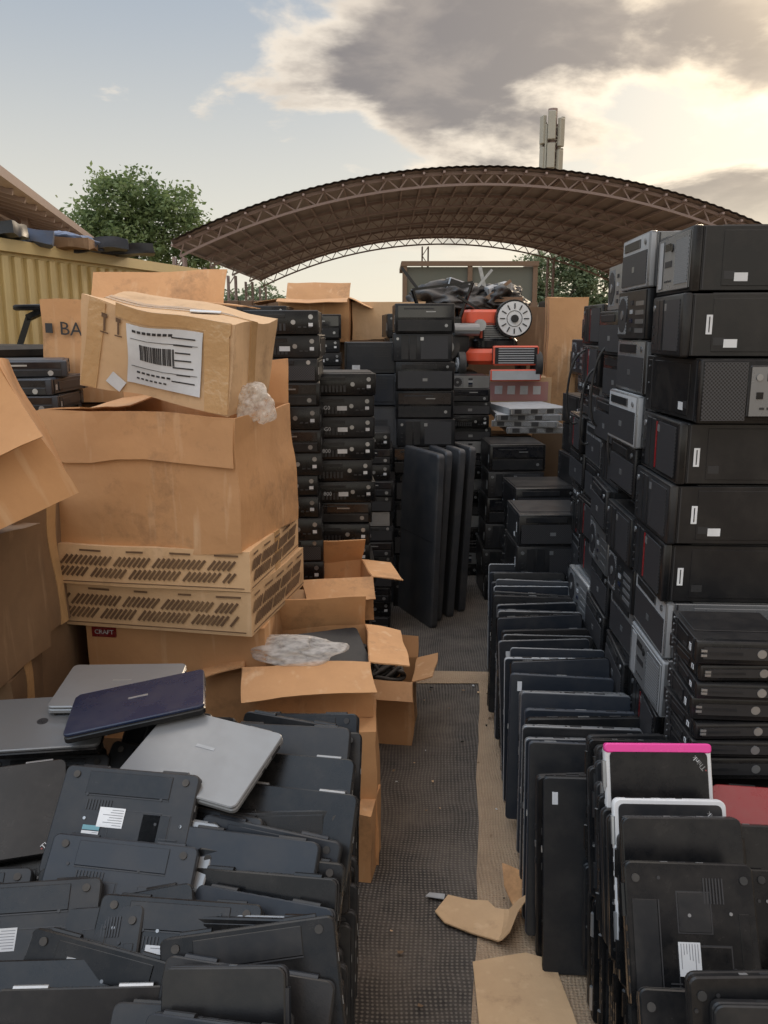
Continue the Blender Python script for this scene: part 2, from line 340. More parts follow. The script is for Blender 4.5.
lap(LAPS[0],(.76,1.60,.60),-4,66,False,True)
lap(LBIG,(.600,1.43,.600),-3,60,True,True,pr=-90)
lap(LAPS[7],(.585,1.27,.46),-4,56,True,True)
y=1.2
while y<1.95:
    lap(random.choice(LAPS),(.97,y,.18),0,80,True,True)
    if y>1.5: lap(pick(),(.95+rnd(-.02,.02),y,.50),rnd(-4,2),72+rnd(-4,3),random.random()<.5,True,rnd(-2,2))
    else: lap(pick(),(.90+rnd(-.02,.02),y,.44),rnd(-4,2),66+rnd(-4,3),random.random()<.5,True,rnd(-2,2))
    y+=.06
lap(LRED,(.955,1.76,.635),-8,44,False)
lap(LSIL,(.95,1.64,.58),-4,56,False); lap(LAPS[7],(.93,1.55,.57),-4,60,True)

# ------------------------------------------------------------ desktop computers
def case(w,d,h,style,body=BLK2,bez=BLK,mark=None,red=True,lab=0):
    mb=MB()
    mb.box((0,.012,h/2),(w-.006,d-.026,h-.006),body,bev=.002)
    mb.box((0,-d/2+.013,h/2),(w,.026,h-.001),bez,bev=.006,seg=2)
    for sx in (-1,1):
        mb.box((sx*(w/2-.003),.03,h/2),(.004,d-.1,h-.03),body,bev=.001)
        mb.box((sx*(w/2-.0015),-d/2+.032,h/2),(.003,.004,h-.012),INK)
        if lab!=3: mb.box((sx*(w/2-.0005),-d/2+.052+.02*lab,h*(.45+.06*lab)),(.001,.016,h*.30),STK); mb.box((sx*(w/2),-d/2+.052+.02*lab,h*(.45+.06*lab)),(.0008,.003,h*.24),INK)
        mb.box((sx*(w/2-.0012),-d/2+.10,h*.25),(.002,.03,h*.12),INK)
        if lab>=1: mb.box((sx*(w/2-.0005),-d/2+.13,h*.22),(.001,.035,.022),STK)
        if lab==2: 
            for k in range(12): mb.box((sx*(w/2-.0008),.05+k*.009,h*.5),(.001,.004,h*.4),INK)
        mb.box((sx*(w/2-.001),d/2-.06,h*.5),(.003,.004,h*.9),INK)
        for k in range(3): mb.cyl((sx*(w/2-.001),d/2-.03,h*(.2+.3*k)),.003,.003,MET,'X',8)
    mb.box((0,.03,h-.002),(w-.03,d-.1,.004),body,bev=.001)
    mb.box((0,d/2-.0005,h/2),(w-.02,.003,h-.02),MET)
    yf=-d/2-.0008
    def b(cx,cz,sx,sz,m,t=.003,bev=0): mb.box((cx,yf,cz),(sx,t,sz),m,bev=bev)
    if style=='tower':
        b(-w*.30,h/2,w*.12,h*.86,DGR,.004,.001); b(-w*.16,h/2,w*.11,h*.86,DGR,.004,.001)
        b(w*.2,h/2,w*.46,h*.82,GRB,.004)
        if red: b(-w*.075,h/2,.006,h*.8,RED,.004)
        mb.cyl((-w*.42,yf,h*.8),.009,.005,MET,'Y',14)
        for k in range(3): b(-w*.42,h*(.2+.14*k),.012,.006,INK,.005)
        b(-w*.01,h*.8,.02,.02,MET,.006)
    elif style=='silver':
        b(0,h/2,w*.94,h*.88,SIL,.006,.002); b(-w*.34,h/2,w*.13,h*.8,LGR,.01,.002); b(w*.26,h/2,w*.36,h*.7,GRS,.009)
        b(-w*.12,h*.5,w*.2,h*.1,INK,.009); mb.cyl((-w*.02,yf-.004,h*.75),.012,.005,BLK,'Y',14); b(-w*.16,h*.78,.06,.02,BLK,.009)
        for k in range(4): b(-w*.2+.02*k,h*.22,.012,.005,INK,.009)
    elif style=='workstation':
        b(-w*.34,h/2,w*.28,h*.90,GRB,.004); b(w*.14,h*.50,w*.66,h*.80,SIL,.012,.004)
        b(w*.16,h*.72,w*.48,h*.12,INK,.014); b(w*.12,h*.44,w*.36,h*.06,LGR,.015); b(-w*.12,h*.44,.018,.018,BLK,.016); b(w*.3,h*.30,w*.22,h*.20,GRS,.015)
        for k in range(4): b(-w*.10+.02*k,h*.24,.013,.006,INK,.014)
        mb.cyl((-w*.13,yf-.006,h*.72),.009,.006,MET,'Y',14)
    elif style=='sff':
        b(-w*.16,h*.76,w*.48,h*.15,DGR,.004,.001); b(-w*.16,h*.70,w*.46,.0015,INK,.005)
        mb.cyl((w*.40,yf,h*.72),.010,.005,MET,'Y',14); mb.cyl((w*.18,yf,h*.5),.010,.004,MET,'Y',16)
        for k in range(10): b(-w*.38+k*w*.05,h*.3,w*.03,h*.3,INK,.0035)
        for k in range(3): b(w*.26+k*.022,h*.3,.013,.006,INK,.005)
        b(w*.40,h*.4,.018,.014,STK,.004)
    elif style=='mesh':
        b(0,h*.38,w*.92,h*.6,GRB,.004); b(-w*.1,h*.83,w*.6,h*.16,DGR,.005,.001); mb.cyl((w*.38,yf,h*.83),.009,.006,MET,'Y',14)
        b(0,h*.38,.03,.018,MET,.007)
    elif style=='rear':
        b(0,h/2,w*.97,h*.95,MET if body is not BLK2 else DGR,.003)
        b(-w*.3,h*.5,w*.3,h*.8,GRS,.005); mb.cyl((-w*.3,yf,h*.5),h*.36,.008,INK,'Y',24); mb.cyl((-w*.3,yf-.003,h*.5),h*.1,.006,MET,'Y',14)
        for k in range(4): b(w*.3,h*(.18+.18*k),w*.26,h*.09,MET,.006)
        for k in range(4): b(w*.02,h*(.2+.18*k),.03,.014,(INK,BLUE,LGR,INK)[k],.008)
    elif style=='glossy':
        b(0,h*.72,w*.9,h*.4,GLS,.004,.001); b(0,h*.25,w*.9,h*.38,DGR,.004,.001); b(-w*.1,h*.82,w*.5,h*.05,INK,.006); mb.cyl((w*.36,yf,h*.25),.01,.006,MET,'Y',14)
        b(w*.1,h*.72,.06,.006,MET,.006)
    elif style=='micro':
        b(-w*.05,h*.5,w*.75,h*.5,INK,.003); mb.cyl((w*.16,yf,h*.52),.011,.006,MET,'Y',14); b(-w*.2,h*.5,w*.34,h*.12,DGR,.005); b(w*.38,h*.5,.014,h*.3,MET,.005)
        for k in range(2): b(-w*.42,h*(.4+.2*k),.014,.006,MET,.005)
    if mark:
        mb.text(mark,h*.26,Matrix.Translation((-w*.22,yf-.003,h*.42))@FY,CHK,.0003)
        b(w*.05,h*.4,.045,.02,STK,.004)
    me=mb.mesh('desktop_computer'); me['h']=h; return me
TW=[case(.37,.42,.172,'tower'),case(.36,.41,.168,'mesh',DGR,BLK,lab=1),case(.37,.43,.172,'silver',lab=3),case(.37,.42,.17,'tower',BLK2,DGR,lab=1,red=False),case(.37,.42,.165,'glossy',lab=2),
    case(.38,.40,.176,'mesh',BLK2,SIL,lab=2),case(.36,.42,.160,'rear',BLK2,DGR,lab=3)]
TWW=case(.37,.42,.172,'silver',LGR,SIL); TWR=case(.37,.42,.172,'rear',MET,MET); TWS=case(.37,.42,.172,'mesh',SIL,LGR); WS=case(.42,.44,.172,'workstation',lab=3)
SF=[case(.335,.38,.1,'sff'),case(.335,.38,.1,'sff',BLK2,BLK,'L I 800'),case(.33,.37,.098,'sff',BLK2,DGR,'i1 8G0'),case(.335,.38,.1,'mesh',BLK2,BLK),case(.335,.38,.1,'glossy',BLK2,BLK)]
SFs=[case(.30,.36,.093,'sff'),case(.29,.36,.088,'rear',DGR,DGR),case(.30,.36,.093,'glossy'),case(.30,.36,.093,'mesh',BLK2,DGR)]
BIG=[case(.37,.42,.178,'glossy'),case(.37,.42,.178,'mesh'),case(.37,.42,.175,'tower',BLK2,DGR,red=False)]
MIC=case(.235,.24,.043,'micro'); MIC2=case(.235,.24,.06,'micro')
def stack(x,y,z0,z1,ms,rot=0,jit=.014,jr=2.5):
    z=z0
    while True:
        m=random.choice(ms)
        h=m['h']
        if z+h>z1+.03: break
        put('desktop_computer',m,(x+rnd(-jit,jit),y+rnd(-jit,jit),z),(0,0,R(rot+rnd(-jr,jr)))); z+=h+.001
    return z
def wallx(y): return .80+.06*(y-2.3)+.21
seq=[TW[0],TW[4],TW[1],TW[0],TWW,TWS,TW[0],TW[3],TW[0],'F',TW[3],TW[2]]
z=0
for i,m in enumerate(seq):
    if m=='F':
        put('desktop_computer',WS,(wallx(2.5)+.02,2.50,z),(0,0,R(1.5))); z+=.174; continue
    put('desktop_computer',m,(wallx(2.5)+rnd(-.012,.012)+(.02 if i==11 else 0),2.50+rnd(-.01,.01),z),(0,0,R(-94+rnd(-2,2)))); z+=m['h']+.002
c=[TW[0],TW[1],TW[3],TW[4],TW[5],TW[6],TW[1],TWR]
stack(wallx(2.93),2.93,0,1.25,c,-93,jit=.018)
z=1.25
for m in (TW[1],TWS,TW[5],TW[6],TWS):
    put('desktop_computer',m,(wallx(2.93)+rnd(-.03,.01),2.93,z),(0,0,R(-93+rnd(-2,2)))); z+=m['h']+.001
stack(wallx(3.36)+.01,3.36,0,2.05,c,-93,jit=.028)
stack(wallx(3.8)+.02,3.80,0,1.95,c+[TW[4],TW[0]],-92,jit=.028)
stack(wallx(4.2)+.05,4.20,0,1.86,c+SF,-92,jit=.02)
stack(1.48,2.5,0,1.9,TW,-90); stack(1.5,3.2,0,2.0,TW,-90); stack(1.55,4.2,0,1.9,TW,-90)
stack(.90,2.04,0,.70,[TW[1],TW[4]],-5,jit=.01)
z=.70
for i in range(7):
    m=MIC2 if i%3==0 else MIC
    put('desktop_computer',m,(.885+rnd(-.01,.01),2.06+rnd(-.01,.01),z),(0,0,R(-3+rnd(-4,4)))); z+=m['h']+.002
z=.70
for i in range(5):
    put('desktop_computer',MIC2,(1.14+rnd(-.006,.006),2.06,z),(0,0,R(-3+rnd(-2,2)))); z+=.062
stack(.87,4.52,0,.93,TW[:2]+BIG,2,jr=1); stack(.94,5.1,0,1.02,BIG,2); stack(.86,5.75,0,1.15,BIG,2); stack(1.30,5.1,0,1.5,BIG,2); stack(1.3,4.65,0,1.5,TW,-90)
stack(-.23,4.1,0,1.60,SF,3); stack(-.44,3.85,0,1.92,SF+SFs[:1],2); stack(-.80,4.25,0,1.85,SF,2)
stack(-.10,5.1,0,1.2,SFs,0)
def tower_side(body,h=.36):
    mb=MB(); mb.box((0,0,h/2),(.34,.17,h-.004),body,bev=.004); mb.box((.0,-.086,h/2),(.30,.004,h-.05),body,bev=.001)
    for k in range(8): mb.box((.06,-.089,h*.55+k*.01),(.1,.001,.004),INK)
    mb.box((-.165,-.0,h/2),(.014,.176,h-.002),BLK,bev=.003); mb.box((-.1,-.089,h*.2),(.05,.001,.03),STK)
    me=mb.mesh('desktop_computer'); me['h']=h; return me
TS=[tower_side(TVM),tower_side(NAVY,.2),tower_side(TVM,.17)]
stack(-.09,5.55,0,2.0,TS,0)
stack(.255,5.6,0,1.98,BIG,0); stack(.62,6.3,0,1.48,SFs,0); stack(.95,6.5,0,1.05,SFs,0)
for x,y,h in ((-.5,6.6,1.9),(-.95,5.3,1.8),(-1.4,5.2,1.75),(-.9,6.6,2.0),(-1.5,6.8,2.0),(.2,6.7,1.9),(1.62,5.9,1.9),(1.65,6.6,1.8),(-2.0,6.2,1.8),(2.1,6.2,1.9)):
    stack(x,y,0,h,SF+BIG+[TS[1]],rnd(-6,6))
for i in range(20):
    x=-3.4+i*.42; stack(x,8.2+rnd(-.3,.3),.55,rnd(1.75,2.08),BIG+[TS[1]],rnd(-8,8))
mb=MB()
for k in range(9): mb.box((0,-.4+.1*k,.5),(8.8,.085,.03),WOOD)
for k in range(12): mb.box((-4.2+.76*k,0,.24),(.08,.8,.48),WOOD)
put('wooden_platform',mb.mesh('p'),(.6,8.2,0))
CG=case(.42,.42,.06,'glossy',SLT,SLT); CG2=case(.40,.40,.05,'glossy',SLT,DGR,lab=3)
stack(-1.42,3.3,0,1.66,[CG,CG2],10,jit=.04,jr=12); stack(-1.92,3.5,0,1.70,[CG,CG2],-10,jit=.04,jr=12)

def server():
    mb=MB(); mb.box((0,0,.022),(.44,.55,.043),LGR,bev=.002); mb.box((0,-.28,.022),(.47,.012,.043),SIL,bev=.002)
    for k in range(6): mb.box((-.17+.06*k,-.287,.022),(.05,.004,.03),GRS if k%2 else INK)
    for sx in(-1,1): mb.cyl((sx*.222,-.295,.022),.005,.03,MET,'Z',8)
    return mb.mesh('rack_server')
SV=server()
for k in range(4): put('rack_server',SV,(1.08+rnd(-.06,.06),6.3,1.08+k*.045),(0,0,R(rnd(-12,12))))

def tv():
    mb=MB(); mb.slab(.62,1.08,-.022,.022,.03,.006,TVM); mb.slab(.60,1.06,.021,.024,.02,.001,TVM); mb.slab(.4,.7,-.045,-.02,.04,.01,TVM)
    mb.box((0,0,.0246),(.57,.004,.001),INK); mb.box((-.309,.0,0),(.004,.9,.012),INK); mb.box((-.2,.48,.0246),(.05,.03,.001),STK)
    for k in range(10): mb.box((0,-.2+k*.02,-.046),(.3,.006,.002),INK)
    return mb.mesh('flat_television')
TV=tv()
for i,(x,yy,ry,ln) in enumerate(((.13,4.98,-66,88),(.215,5.12,-74,87),(.29,5.2,-72,86.5),(.355,5.3,-69,87))):
    put('flat_television',TV,(x+.07,yy+.27,.54),M=Matrix.Rotation(R(ry),4,'Z')@Matrix.Rotation(R(ln),4,'X'))

# ------------------------------------------------------------ cardboard boxes
def carton(W,D,H,flaps=None,m=CB,tape=True,fl=None,warp=.008,seed=0,t=.006,extra=None,smooth=35):
    mb=MB(); warp*=1.6
    if flaps is None:
        mb.box((0,0,H/2),(W,D,H),m,cuts=9)
        if tape:
            mb.box((0,0,H/2),(W+.005,.055,H+.005),TAPE,cuts=9)
            mb.box((0,0,H+.0005),(W*.99,.004,.005),CBD,cuts=9)
    else:
        for k in range(4):
            w,dd=(W,D) if k%2==0 else (D-2*t,W)
            mb.M=Matrix.Rotation(R(90*k),4,'Z')
            mb.box((0,-dd/2+t/2,H/2),(w,t,H),m,cuts=8)
            a=flaps[k]
            if a is not None:
                L=fl or min(W,D)*.48
                mb.M=mb.M@Matrix.Translation((0,-dd/2+t/2,H))@Matrix.Rotation(R(a),4,'X')
                mb.box((0,0,L/2),(w*.985,t*.8,L),m,cuts=6)
        mb.M=Matrix.Identity(4); mb.box((0,0,t/2),(W-.01,D-.01,t),m,cuts=3)
        if tape: 
            mb.box((0,-D/2-.001,H*.5),(.055,.003,H*.98),TAPE,cuts=8)
    if extra: extra(mb,W,D,H)
    return mb.mesh('cardboard_box',smooth,warp,3,seed)
def bx(me,loc,rz=0,rx=0,ry=0,name='cardboard_box'):
    return put(name,me,loc,(R(rx),R(ry),R(rz)))
bx(carton(.68,.54,.44,(176,None,12,-86),CB,False,.15,.016,1),(-.730,2.95,1.10),-12)
bx(carton(.64,.48,.33,None,CB,False,None,.01,5),(-.730,2.96,1.13),-12)
def e_hatch(mb,W,D,H):
    for sid in (0,1):
        mb.M=Matrix.Identity(4) if sid==0 else Matrix.Rotation(R(90),4,'Z')
        ww,dd=(W,D) if sid==0 else (D,W)
        for r_ in range(2):
            zc=H*(.33+.30*r_)
            nn=int(ww*.9/.017)
            for k in range(nn):
                if (k*7+r_*3)%19<2: continue
                mb.box((-ww*.45+k*.017,-dd/2-.0035,zc),(.0085,.0016,H*.30),PRN,rot=(0,R(40),0))
        for k in range(5):
            w_=rnd(.04,.09); mb.box((-ww*.4+k*ww*.2,-dd/2-.0035,H*.88),(w_,.0014,.006),PRN)
        mb.box((0,-dd/2-.003,H*.08),(ww*.95,.0014,.003),PRN)
    mb.M=Matrix.Identity(4)
bx(carton(.76,.60,.15,None,CB2,False,None,.003,2,extra=e_hatch),(-.745,2.99,.82),-11)
bx(carton(.78,.60,.135,None,CB2,True,None,.003,3,extra=e_hatch),(-.765,2.98,.972),-9)
def e_red(mb,W,D,H):
    mb.box((-W*.40,-D/2-.003,H*.93),(.085,.002,.035),RED); mb.text('CRAFT',.022,Matrix.Translation((-W*.40,-D/2-.005,H*.93))@FY,STK)
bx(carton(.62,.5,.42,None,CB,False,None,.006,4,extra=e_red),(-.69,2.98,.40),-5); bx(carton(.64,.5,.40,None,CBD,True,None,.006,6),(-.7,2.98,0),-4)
def e_label(mb,W,D,H):
    z=H*.5; yf=-D/2-.006
    mb.box((.03,yf,z),(.245,.003,.19),STK,cuts=9)
    x=-.05
    for k in range(24):
        w=random.choice((.0015,.003,.0045)); mb.box((x,yf-.0025,z+.01),(w,.0012,.05),INK,cuts=1); x+=w+.002
    for k in range(7): 
        w=rnd(.04,.08); mb.box((.095,yf-.0025,z+.07-.022*k),(w,.0012,.004),INK)
    for k in range(8): mb.box((-.065+.017*k,yf-.0025,z+.076),(.012,.0012,.008),INK)
    for k in range(7): mb.box((-.055+.017*k,yf-.0025,z-.055),(.011,.0012,.006),INK)
    for k in range(7): mb.box((-.055+.015*k,yf-.0025,z-.075),(.009,.0012,.005),INK)
    mb.box((.03,yf-.0025,z+.05),(.22,.0012,.0015),INK,cuts=3); mb.box((.03,yf-.0025,z-.038),(.22,.0012,.0015),INK,cuts=3)
    mb.box((-.13,yf,H*.12),(.055,.003,.04),STK,rot=(0,R(35),0),cuts=2)
    mb.box((-W*.42,yf+.004,H*.5),(.05,.004,H*.98),TAPE,cuts=8,rot=(0,R(5),0))
    mb.box((W*.40,yf+.004,H*.5),(.08,.004,H*.98),TAPE,cuts=8,rot=(0,R(-4),0)); mb.box((W*.1,yf+.004,H*.95),(W*.75,.004,.04),TAPE,cuts=8,rot=(0,R(1),0))
    for k in (-1,1): mb.box((-W*.30+k*.025,yf,H*.76),(.006,.0015,.04),PRN); mb.box((-W*.30+k*.025,yf,H*.85),(.018,.0015,.012),PRN); mb.box((-W*.30+k*.025,yf,H*.67),(.026,.0015,.004),PRN)
    mb.box((.10,-D*.1,H+.006),(.09,.06,.003),STK,cuts=2,rot=(0,0,.4))
bx(carton(.50,.36,.27,None,CB2,True,None,.018,8,extra=e_label),(-.70,2.88,1.60),-11,4,10)
def e_let(mb,W,D,H): mb.text('BASE',.075,Matrix.Translation((-W*.26,-D/2-.012,H*.72))@FY,INK); mb.box((-W*.45,-D/2-.012,H*.72),(.03,.002,.04),INK)
bx(carton(.66,.5,.42,(None,95,28,None),CB,False,.17,.012,9,extra=e_let),(-1.08,3.85,1.50),-4); bx(carton(.6,.44,.34,None,CB,True,None,.01,5),(-1.08,3.86,1.52),-4)
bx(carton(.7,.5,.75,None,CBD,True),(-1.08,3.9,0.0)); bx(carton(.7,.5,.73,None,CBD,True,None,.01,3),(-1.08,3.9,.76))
bx(carton(.44,.36,.36,(158,None,None,None),CB,False,.20,.016,12),(-1.05,2.22,1.30),24,0,-22)
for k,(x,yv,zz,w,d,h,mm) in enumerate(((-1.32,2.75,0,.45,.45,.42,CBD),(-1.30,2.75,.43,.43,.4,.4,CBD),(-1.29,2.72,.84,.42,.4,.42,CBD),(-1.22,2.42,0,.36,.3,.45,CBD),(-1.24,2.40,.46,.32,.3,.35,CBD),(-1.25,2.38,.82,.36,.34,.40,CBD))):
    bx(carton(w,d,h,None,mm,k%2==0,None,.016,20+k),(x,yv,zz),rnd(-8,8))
bx(carton(.44,.42,.50,None,CB,False,None,.014,31),(-.245,2.80,0),2)
bx(carton(.44,.36,.20,(118,100,-20,105),CB,False,.14,.014,32),(-.27,2.86,.50),6)
lap(LAPS[1],(-.22,2.84,.67),20,24,False); lap(LAPS[3],(-.25,2.9,.64),-30,15,True); lap(LAPS[4],(-.29,2.86,.59),-30,8,True)
bx(carton(.28,.30,.30,(125,70,20,40),CB,False,.10,.012,33),(.005,3.62,0),-6)
bx(carton(.28,.30,.56,None,CBD,True,None,.01,34),(-.30,3.60,0),3)
bx(carton(.30,.28,.2,(120,100,-30,100),CB,False,.14,.012,35),(-.22,3.62,.565),10)
bx(carton(.34,.32,.35,None,CB,True,None,.01,36),(-.32,3.22,0),-5); bx(carton(.32,.28,.26,(130,-60,20,100),CB2,False,.12,.012,37),(-.29,3.24,.36),12)
def e_pink(mb,W,D,H):
    mb.box((0,-D/2-.004,H*.5),(W*.9,.003,H*.7),mat('pink_print',(.42,.2,.19),.7,dust=.6,dustcol=(.45,.33,.25)))
    for k in range(4): mb.box((-W*.3+.1*k,-D/2-.0065,H*.55),(.06,.002,H*.3),STK)
bx(carton(.52,.45,.22,None,CB2,True,None,.005,40,extra=e_pink),(1.07,7.05,1.21),0); bx(carton(.9,.6,.6,None,CBD,True),(.95,7.2,0)); bx(carton(.9,.6,.59,None,CB,True,None,.01,2),(.95,7.2,.61))
bx(carton(.30,.35,1.0,None,CB,True,None,.01,41),(1.46,7.0,1.05),-6); bx(carton(.6,.5,1.04,None,CBD,True,None,.01,41),(1.5,7.05,0),0)
bx(carton(.55,.45,.34,(100,110,40,100),CB,False,.2,.012,42),(-.55,7.1,1.7),0); bx(carton(.6,.5,.30,None,CB2,True,None,.01,43),(-.0,7.3,1.72),8); bx(carton(.7,.5,.3,None,CB,True,None,.01,44),(-1.9,7.0,1.80),0)
for x in (-.55,0.,-1.9): bx(carton(.6,.5,.85,None,CBD,True,None,.01,46),(x,7.3,0)); bx(carton(.6,.5,.85,None,CBD,True,None,.01,47),(x,7.25,.86))

def crumple(loc,sc3,seed,name='plastic_bag'):
    bm=bmesh.new(); bmesh.ops.create_icosphere(bm,subdivisions=5,radius=1)
    for v in bm.verts:
        p=v.co.copy(); o=Vector((seed,seed*2,0))
        r_=1+.6*noise.noise(p*1.1+o)+.20*(1-abs(noise.noise(p*1.5+o))*2)+.06*noise.noise(p*3+o)
        v.co=Vector((p.x*sc3[0],p.y*sc3[1],p.z*sc3[2]))*r_
    me=bpy.data.meshes.new(name); bm.to_mesh(me); bm.free(); me.materials.append(FILM)
    for p in me.polygons: p.use_smooth=True
    put(name,me,loc)
crumple((-.425,2.78,1.57),(.06,.06,.06),2.6); crumple((-.30,2.74,.735),(.13,.07,.04),7.7,'plastic_wrap')

def cable(name,pts,r=.004,m=RUB):
    cu=bpy.data.curves.new(name,'CURVE'); cu.dimensions='3D'; s=cu.splines.new('NURBS'); s.points.add(len(pts)-1); s.order_u=3; s.use_endpoint_u=True
    for p,q in zip(s.points,pts): p.co=(*q,1)
    cu.bevel_depth=r; cu.bevel_resolution=2; cu.materials.append(m)
    o=bpy.data.objects.new(name,cu); COL.objects.link(o)
cable('cable_tangle',[(.005+rnd(-.1,.1),3.62+rnd(-.11,.11),.24+rnd(-.06,.12)) for _ in range(80)],.008)
for k in range(4):
    x0=.86+rnd(-.02,.02); y0=3.2+k*.22; z0=rnd(1.6,1.95); cable('power_cable',[(x0+.05,y0,z0),(x0+.0,y0,z0-.02),(x0-.015+rnd(-.01,.01),y0+.03,z0-.2),(x0-.0,y0+.05,z0-.35),(x0+.04,y0+.06,z0-.33)],.005)

# ------------------------------------------------------------ lawn mower
mb=MB()
mb.slab(.55,.5,.10,.22,.12,.03,ORR); mb.slab(.36,.34,.21,.30,.08,.02,BLK)
for sx in (-1,1):
    for yy in (-.24,.24):
        mb.cyl((sx*.30,yy,.10),.10,.05,RUB,'X',24); mb.cyl((sx*.328,yy,.10),.055,.02,LGR,'X',20); mb.cyl((sx*.335,yy,.10),.02,.02,MET,'X',12)
mb.box((0,0,.36),(.26,.24,.16),DGR,bev=.02,seg=2)
for k in range(8): mb.box((0,-.125,.30+k*.016),(.2,.012,.006),MET)
mb.slab(.36,.28,.40,.52,.08,.02,ORR,cx=-.06)
mb.cyl((.12,-.17,.45),.145,.05,BLK,'Y',36); mb.cyl((.12,-.20,.45),.13,.02,WHT,'Y',36); mb.cyl((.12,-.215,.45),.03,.02,DGR,'Y',20)
for k in range(12):
    a=k*math.pi/6; mb.beam((.12+.075*math.cos(a),-.211,.45+.075*math.sin(a)),(.12+.115*math.cos(a),-.211,.45+.115*math.sin(a)),.008,DGR)
for k in range(28):
    a=k*math.pi/14; b_=(k+1)*math.pi/14; 
    mb.beam((.12+.06*math.cos(a),-.211,.45+.06*math.sin(a)),(.12+.06*math.cos(b_),-.211,.45+.06*math.sin(b_)),.004,DGR)
mb.box((.12,-.27,.17),(.36,.06,.15),DGR,bev=.012)
for k in range(7): mb.box((.12,-.302,.115+k*.018),(.28,.005,.007),LGR)
mb.box((.12,-.285,.02),(.40,.05,.09),LGR,bev=.01); mb.cyl((-.14,-.14,.40),.045,.09,MET,'Y',18)
for sx in (-1,1): mb.beam((sx*.22,.22,.2),(sx*.2,.55,.62),.022,BLK)
mb.beam((-.2,.55,.62),(.2,.55,.62),.026,RUB); mb.beam((-.1,-.05,.5),(-.32,-.15,.62),.02,BLK)
put('lawn_mower',mb.mesh('lawn_mower'),(.87,6.95,1.435),(0,0,R(6)))
mb=MB()
mb.box((0,0,.16),(.34,.3,.3),DGR,bev=.02,seg=2); mb.cyl((-.02,-.16,.17),.10,.05,RUB,'Y',24); mb.cyl((-.02,-.19,.17),.05,.02,MET,'Y',18); mb.cyl((.13,-.17,.3),.05,.2,MET,'X',16)
mb.beam((-.15,0,.3),(-.28,-.1,.6),.02,BLK); mb.beam((.1,0,.3),(.2,-.1,.66),.02,BLK); mb.beam((-.28,-.1,.6),(.2,-.1,.66),.018,BLK); mb.slab(.26,.22,.31,.40,.05,.015,BLK)
put('small_engine',mb.mesh('e'),(.47,6.85,1.50),(0,0,.2)) 
mb=MB(); mb.box((0,0,.74),(.5,.45,1.48),DGR,bev=.01); mb.box((0,-.228,1.1),(.44,.006,.5),NAVY,bev=.002); mb.box((0,-.228,.45),(.44,.006,.6),NAVY,bev=.002); mb.box((.15,-.235,.85),(.1,.01,.02),MET)
put('metal_cabinet',mb.mesh('cab'),(.48,6.95,.0))
def heap(seed,m):
    bm=bmesh.new(); bmesh.ops.create_icosphere(bm,subdivisions=5,radius=1)
    for v in bm.verts:
        p=v.co.copy(); q=p+Vector((seed,0,0)); r_=1+.45*noise.noise(q*1.3)+.22*(1-abs(noise.noise(q*3.2))*2); v.co=Vector((p.x*.33,p.y*.3,max(p.z,-.3)*.15))*r_
    me=bpy.data.meshes.new('tarp'); bm.to_mesh(me); bm.free(); me.materials.append(m)
    for p in me.polygons:p.use_smooth=True
    return me
put('tarp',heap(0,TARP),(.62,7.6,2.03)); o=put('tarp',heap(5,TARP),(1.0,7.7,2.05)); o.scale=(.7,1,.8)
mb=MB()
for k in range(7):
    a=Vector((rnd(-.4,.4),rnd(-.1,.1),0)); mb.beam(a,a+Vector((rnd(-.25,.25),0,rnd(.1,.28))),rnd(.015,.03),random.choice((BLK,MET,DGR,WOOD)))
mb.box((-.1,0,.1),(.2,.15,.12),DGR,bev=.01,rot=(0,.3,.2)); mb.box((.25,0,.09),(.22,.15,.08),LGR,bev=.01,rot=(.1,-.25,.2)); mb.box((0,0,.0),(.9,.25,.04),WOOD)
put('scrap_metal',mb.mesh('scrap'),(.72,7.5,2.05))
bx(carton(1.2,.5,1.0,None,CBD,True),(.8,7.75,0.)); bx(carton(1.2,.45,.98,None,CBD,True),(.8,7.78,1.01))
me2=heap(3,BTARP)
for x,y,s_,r_ in ((-2.75,7.4,.8,0),(-2.98,7.2,.9,2),(-2.62,7.75,.6,1),(-2.5,8.15,.6,3)):
    o=put('tarp',me2,(x,y,2.50),(0,0,r_)); o.scale=(s_,.6,.55)
# ------------------------------------------------------------ office chair on the left pile
mb=MB()
mb.slab(.46,.46,.0,.07,.08,.02,DGR)
mb.M=Matrix.Translation((0,.24,.32))@Matrix.Rotation(R(80),4,'X'); mb.slab(.42,.46,-.03,.03,.1,.02,DGR); mb.M=Matrix.Identity(4)
for sx in (-1,1):
    mb.beam((sx*.24,.1,.03),(sx*.29,.06,.2),.03,BLK); mb.beam((sx*.29,.06,.2),(sx*.27,-.1,.24),.03,BLK); mb.box((sx*.28,0,.25),(.06,.26,.03),BLK,bev=.012,seg=2)
mb.cyl((0,0,-.1),.025,.2,MET)
for k in range(5):
    a=k*2*math.pi/5; mb.beam((0,0,-.18),(.28*math.cos(a),.28*math.sin(a),-.22),.03,BLK); mb.cyl((.28*math.cos(a),.28*math.sin(a),-.25),.025,.03,RUB,'X',14)
put('office_chair',mb.mesh('office_chair'),(-1.90,4.15,1.66),(0,0,R(60)))
stack(-1.90,4.15,0,1.36,[CG],0)

